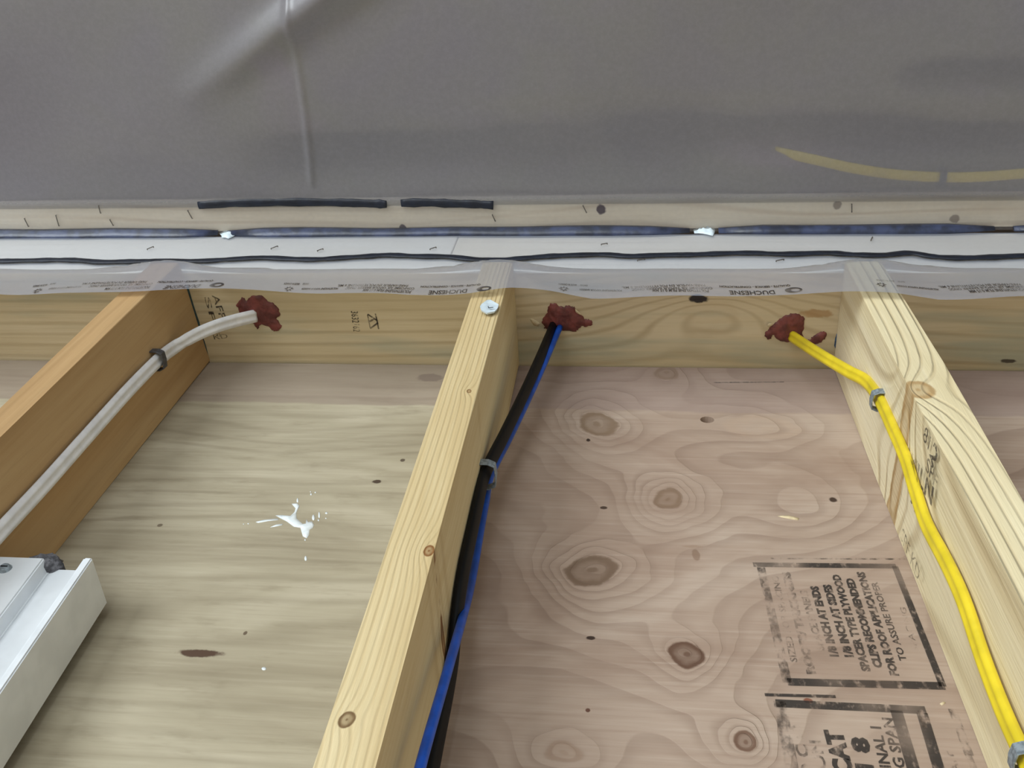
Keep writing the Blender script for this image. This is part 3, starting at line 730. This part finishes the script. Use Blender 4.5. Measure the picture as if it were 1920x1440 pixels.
# ------------------------------------------------------------------ lumber marks on the plate
ND = Vector((0, 0, -1))
def pl_text(body, u0, v0, u1, v1, hpx, bold=.008, mat='ink_plate'):
    a, b = hit(u0, v0, 2, 0), hit(u1, v1, 2, 0); h = (hit(u0 + hpx, v0, 2, 0) - a).length
    return text_mesh('lumber_stamp', body, a, b, h, ND, M[mat], tp, bold)
pl_text('3632162', 658, 583, 663, 622, 13, .004)
pl_text('AFPA', 397, 553, 420, 618, 12, .004)
pl_text('SPF', 383, 557, 404, 632, 10, 0.0)
pl_text('KD', 402, 636, 428, 634, 9, 0.0)
def pl_line(p, q, wpx, name='lumber_stamp'):
    a, b = hit(*p, 2, -.0004), hit(*q, 2, -.0004); d = (b - a).normalized(); n = d.cross(Vector((0, 0, 1))) * (wpx * .0004)
    mesh(name, [a - n, a + n, b + n, b - n], [(0, 1, 2, 3)], M['ink_plate'], tp)
for p, q, wd in (((689, 589), (707, 601), 2.6), ((704, 588), (710, 617), 2.2), ((689, 590), (694, 615), 1.8), ((694, 616), (709, 605), 2.6), ((693, 603), (701, 598), 3)): pl_line(p, q, wd)

# ------------------------------------------------------------------ stamps on the plywood
NW = Vector((0, -1, 0))
def w_text(body, u0, v0, u1, v1, hpx, bold=.03, mat='ink_black'):
    a, b = hit(u0, v0, 1, 0), hit(u1, v1, 1, 0); h = (hit(u0 + hpx, v0, 1, 0) - a).length
    a = a + Vector((h * .5, 0, 0)); b = b + Vector((h * .5, 0, 0))
    return text_mesh('stamp_lettering', body, a, b, h, NW, M[mat], pR, bold)
def zz(a, b): return 1380 + a / 3.428, 1020 + b / 3.428
def col_text(body, b0, b1, h, bold=.03, mat='ink_black'):
    u0, v0 = zz(*b0); u1, v1 = zz(*b1); w_text(body, u0, v0, u1, v1, h, bold, mat)
col_text('SIZED FOR SPACING', (372, 760), (250, 210), 13, .02, 'ink_faint')
col_text('ROOFS/ THICKNESS', (485, 838), (320, 180), 15, .07, 'ink_faint')
col_text('SPACE PANELS', (545, 685), (432, 300), 14, .04, 'ink_faint')
col_text('1/8 INCH AT ENDS', (632, 725), (500, 272), 15, .06)
col_text('1/8 INCH AT SIDES', (728, 728), (582, 262), 15, .06)
col_text('SPACER TYPE PLYWOOD', (838, 820), (640, 198), 15, .055)
col_text('CLIPS RECOMMENDED', (915, 797), (728, 222), 15, .06)
col_text('FOR ROOF APPLICATIONS', (1020, 848), (798, 180), 15, .055)
col_text('TO ASSURE PROPER', (1075, 752), (885, 245), 13, .025)
col_text('SPACING', (1155, 690), (1070, 410), 11, .0, 'ink_faint')
def bar(p, q, wpx, mat='ink_black', horizontal=True):
    """straight printed rule on the plywood"""
    a, b = hit(*zz(*p), 1, -.0004), hit(*zz(*q), 1, -.0004); d = (b - a).normalized(); n = d.cross(Vector((0, 1, 0))) * (wpx / 3.428 * .00036)
    N_ = 8; V = []; F = []
    for i in range(N_ + 1):
        c = a.lerp(b, i / N_); V += [c - n, c + n]
        if i: F.append((2 * i - 2, 2 * i - 1, 2 * i + 1, 2 * i))
    mesh('stamp_rule', V, F, M[mat], pR)
bar((110, 132), (1030, 142), 30); bar((170, 92), (1110, 97), 9, 'ink_faint')
bar((160, 150), (330, 890), 34, 'ink_faint'); bar((1020, 140), (1330, 915), 26)
bar((330, 885), (1340, 912), 36); bar((185, 968), (640, 980), 14)
bar((255, 1022), (1220, 1068), 36); bar((280, 1010), (370, 1500), 44, 'ink_faint')
bar((1030, 1070), (1150, 1480), 42); bar((1195, 1085), (1320, 1500), 38); bar((1180, 1070), (1215, 1180), 16, 'ink_faint')
bar((1390, 1060), (1500, 1360), 30, 'ink_faint'); bar((1490, 1350), (1530, 1440), 22, 'ink_faint')
col_text('O C O', (470, 1510), (380, 1160), 22, .03, 'ink_faint')
col_text('RION', (570, 1560), (505, 1265), 22, .03, 'ink_faint')
col_text('CAT', (700, 1490), (620, 1195), 32, .06)
col_text('1 8', (830, 1460), (790, 1245), 30, .06)
col_text('MINAL 1', (980, 1520), (895, 1175), 20, .03)
col_text('NG SPAN', (1075, 1520), (970, 1120), 20, .03)
col_text('AFF', (1420, 1470), (1355, 1330), 17, .02, 'ink_faint')
# pencil stroke
a, b = hit(1338, 717, 1, -.0004), hit(1470, 716, 1, -.0004); n = Vector((0, 0, .0009))
mesh('pencil_stroke', [a - n, b - n, b + n, a + n], [(0, 1, 2, 3)], M['graphite'], pR)
# marks on the right stud's side face
def s_text(body, p, q, hpx, bold=0.0):
    a, b = hit(*p, 0, FX_R - .0002), hit(*q, 0, FX_R - .0002); h = (hit(p[0] + hpx, p[1], 0, FX_R - .0002) - a).length
    return text_mesh('lumber_stamp', body, a, b, h, Vector((-1, 0, 0)), M['ink_plate'], studR, bold, off=.0030)
s_text('2', (1750, 852), (1758, 882), 13, .02)
s_text('SPF', (1742, 880), (1762, 918), 9, .01); s_text('KILN', (1712, 878), (1754, 948), 10, .03); s_text('81', (1737, 822), (1747, 846), 10)
s_text('MILL', (1714, 940), (1740, 1008), 8, .02); s_text('SPF KD', (1695, 1010), (1728, 1092), 8, .0)

# ------------------------------------------------------------------ paint on the plywood
zp = lambda pts: z_(440, 900, 9.0, pts)
pr = empty('paint_splash', hit(545, 970, 1, 0)); setp(pr, 'white paint splash and drips on the tan plywood', 'paint')
def splat(pts, name='paint_drip', h=.0007, px=True, seed=0):
    blob_px(name, zp(pts) if px else pts, 1, 0.0, h, M['paint'], pr, step=.004, edge=.0003, seed=seed)
splat([(690, 600), (800, 595), (940, 610), (1010, 545), (1030, 480), (985, 430), (965, 405), (1060, 395), (1095, 440), (1060, 510), (1040, 560), (1045, 650), (1150, 745), (1200, 740), (1210, 665), (1240, 715), (1305, 700), (1340, 760), (1320, 810), (1265, 840), (1260, 920), (1215, 985), (1150, 950), (1130, 880), (1110, 805), (1000, 790), (880, 700), (780, 650)], 'paint_smear')
splat([(355, 710), (500, 675), (730, 650), (735, 680), (560, 695), (400, 725)], 'paint_streak'); splat([(600, 800), (700, 755), (815, 738), (800, 765), (700, 785)], 'paint_streak')
def dot(cx, cy, w_, h_): splat([(cx + w_ * math.cos(a) * (1 + .15 * math.sin(3 * a)), cy + h_ * math.sin(a)) for a in [2 * math.pi * i / 10 for i in range(10)]])
for d in ((1062, 345, 16, 38), (1330, 635, 24, 48), (1427, 592, 15, 52), (1550, 560, 22, 16), (1415, 680, 13, 16), (1290, 242, 14, 17), (1280, 200, 9, 9), (1362, 211, 14, 11), (1200, 1325, 22, 40), (1190, 1012, 13, 14), (1540, 648, 11, 9), (230, 738, 14, 8), (150, 745, 10, 7)): dot(*d)
setp(blob_px('paint_drip', [(495 + 4.5 * math.cos(i * .628), 1254 + 3 * math.sin(i * .628)) for i in range(10)], 1, 0, .0007, M['paint'], None, step=.003, edge=.0003),
     'single white paint drop near the dark slot in the tan plywood', 'paint')

# ------------------------------------------------------------------ small white cap on the middle stud
capo = [(900, 577), (903, 572), (913, 563.5), (920, 562), (935, 568), (933, 575), (927, 582), (913, 587), (902, 583)]
P = [hit(u, v, 1, SF - .006) for (u, v) in capo]; c0 = sum(P, Vector()) / len(P); V = []; F = []; n = len(P)
for p in P: V.append(p + Vector((0, .002 * ((p.x - c0.x) / .012), 0)))
for p in P: V.append(p + Vector((0, .002 * ((p.x - c0.x) / .012) + .0022, 0)) - (p - c0) * .06)
V.append(c0 + Vector((.001, .0012, -.001))); V.append(c0 + Vector((0, .0030, 0)))
for i in range(n):
    j = (i + 1) % n; F += [(i, j, 2 * n), (n + j, n + i, 2 * n + 1), (j, i, n + i, n + j)]
cap = empty('plastic_cap', (c0.x, SF, c0.z)); setp(cap, 'small faceted white plastic cap nailed to the middle stud under the film edge', 'cap')
mesh('disc', V, F, M['white_cap'], cap)
box('shank', (c0.x - .0045, SF - .0035, c0.z - .0045), (c0.x + .0045, SF - .0002, c0.z + .0045), M['black_jacket'], cap, bevel=.001)
tk = [hit(u, v, 1, SF - .0072) for (u, v) in ((915.5, 573.5), (917, 576.5), (925, 575.5), (925, 576.8), (916, 578), (914.6, 574.5))]
mesh('tick_mark', tk, [tuple(range(len(tk)))], M['black_jacket'], cap)

# ------------------------------------------------------------------ caulk at the stud tops
bead_l = on_plane([(350, 535), (356, 556), (364, 582), (372, 606), (378, 630), (385, 652), (391, 679)], 2, -.0006)
setp(sweep('caulk_line', catmull(bead_l, 5), circ(.0016, 8, .7), (.6, 0, -1), M['caulk']), 'thin dark teal caulk line where the left stud meets the plate', 'caulk')
setp(blob_px('caulk_dab', [(1569, 625), (1573, 632), (1572, 648), (1567, 655), (1564, 648), (1566, 634)], 2, 0, .002, M['caulk_blue'], None, step=.003), 'small blue caulk dab beside the right stud on the plate', 'caulk')

# ------------------------------------------------------------------ film staples
def wire_staple(p0, p1, N, label, group):
    a, b = Vector(p0), Vector(p1); N = Vector(N); t = (b - a).normalized(); s = t.cross(N) * .0006; V = []; F = []
    prof = [a - N * .0008, a + N * .0004, b + N * .0004, b - N * .0008]
    for i, p in enumerate(prof):
        for q, hh in ((-1, 0), (1, 0), (1, .0007), (-1, .0007)): V.append(p + s * q + (N * hh if i in (1, 2) else t * (hh if i == 0 else -hh)))
    for i in range(3):
        for q in range(4): F.append((4 * i + q, 4 * i + (q + 1) % 4, 4 * i + 4 + (q + 1) % 4, 4 * i + 4 + q))
    F += [(3, 2, 1, 0), (12, 13, 14, 15)]
    o = mesh('film_staple', V, F, M['staple']); return setp(o, label, 'staple', group)
zs_ = JZ - .0042
for (u0, v0, u1, v1, lab) in ((46, 409, 54, 425, 'staple on the joist edge film, first from the left'), (105, 403, 111, 424, 'staple on the joist edge film, second from the left'),
        (185, 385, 189, 400, 'staple on the joist edge film, third from the left, highest of the left group'), (206, 411, 213, 423, 'staple on the joist edge film, fourth from the left'),
        (352, 394, 361, 410, 'staple on the joist edge film, left of the bright streak'), (923, 402, 929, 415, 'staple on the joist edge film, below the end of the black bead'),
        (1093, 385, 1100, 399, 'staple on the joist edge film, beside the purple knot'), (1597, 382, 1597, 398, 'staple on the joist edge film, right of the small brown knot')):
    wire_staple(hit(u0, v0, 2, zs_), hit(u1, v1, 2, zs_), (0, 0, -1), lab, 'staples in the joist edge')
yp_ = PF - .0030
for (u0, v0, u1, v1, lab) in ((276, 468, 288, 463, 'staple on the plate film, farthest left'), (508, 467, 521, 462, 'staple on the plate film, second from the left'),
        (595, 471, 606, 467, 'staple on the plate film, third from the left'), (806, 468, 818, 464, 'staple on the plate film, just left of the butt joint'),
        (1127, 459, 1139, 457, 'staple on the plate film, right of the butt joint'), (1633, 451, 1636, 445, 'short upright staple on the plate film above the right stud'),
        (1195, 489, 1209, 486, 'staple below the wavy bead, left one of two'), (1455, 490, 1470, 487, 'staple below the wavy bead, right one of two')):
    wire_staple(hit(u0, v0, 1, yp_), hit(u1, v1, 1, yp_), (0, -1, 0), lab, 'staples in the plate film')

# ------------------------------------------------------------------ white frame section, lower left
fr_ = empty('window_frame', (0, 0, 0))
yb_ = -.010; cb = hit(202, 1130, 1, yb_); xr_ = cb.x; zt = cb.z
best = min((abs(hit(174, 1045, 1, yb_ - d_ * .001).z - zt) + abs(hit(174, 1045, 1, yb_ - d_ * .001).x - xr_), d_) for d_ in range(20, 160))[1]
yf_ = yb_ - best * .001
px_x = lambda u, v, y: hit(u, v, 1, y).x
x_l3 = px_x(158, 1046, yf_); x_g2 = px_x(143, 1066, yf_ + .012); x_g1 = px_x(80, 1067, yf_ + .012); x_s = px_x(75, 1050, yf_); 
x0_ = FX_L + .0025
secs = [(x0_, yf_ + .002), (x_s, yf_ + .002), (x_s + .003, yf_ + .014), (x_g2, yf_ + .014), (x_l3, yf_), (xr_, yf_), (xr_, yb_), (x0_, yb_)]
zb_ = -1.75; lean = .035
bm = bmesh.new(); rings = []
for z in (zt, zt - .5, zb_):
    rings.append([bm.verts.new((x + (lean * (zt - z) * (1 if i not in (0, 7) else 0)), y, z)) for i, (x, y) in enumerate(secs)])
n = len(secs)
for a, b in zip(rings, rings[1:]):
    for i in range(n): bm.faces.new((a[i], a[(i + 1) % n], b[(i + 1) % n], b[i]))
bm.faces.new(rings[0]); bm.faces.new(rings[-1][::-1])
bmesh.ops.recalc_face_normals(bm, faces=bm.faces)
bmesh.ops.bevel(bm, geom=[e for e in bm.edges if e.calc_face_angle(0) > .5], offset=.0012, segments=2, affect='EDGES')
fr_.location = ((x0_ + xr_) / 2, yb_, zb_)
setp(fr_, 'white stepped window frame section standing beside the left stud at lower left', 'window frame')
frombm('profile', bm, M['vinyl'], fr_)
sp = hit(9, 1065, 1, yf_ + .001)
bm = bmesh.new(); bmesh.ops.create_cone(bm, cap_ends=True, segments=16, radius1=.0058, radius2=.004, depth=.003, matrix=Matrix.Translation((sp.x, yf_ + .0005, sp.z)) @ Matrix.Rotation(math.radians(90), 4, 'X'))
scr = frombm('screw', bm, M['steel'], fr_)
box('slot', (sp.x - .003, yf_ - .0014, sp.z - .0006), (sp.x + .003, yf_ - .0008, sp.z + .0006), M['black_jacket'], scr)
fo = [hit(u, v, 1, yf_ + .016) for (u, v) in ((60, 1052), (95, 1062))]
bm = bmesh.new(); bmesh.ops.create_icosphere(bm, subdivisions=3, radius=1)
for v in bm.verts:
    j = 1 + .18 * math.sin(v.co.x * 9) * math.cos(v.co.z * 8)
    v.co = Vector((x_s - .004 + v.co.x * .017 * j, yf_ + .013 + v.co.y * .010 * j, zt + .002 + v.co.z * .011 * j))
frombm('foam_seal', bm, M['foam'], fr_, True)
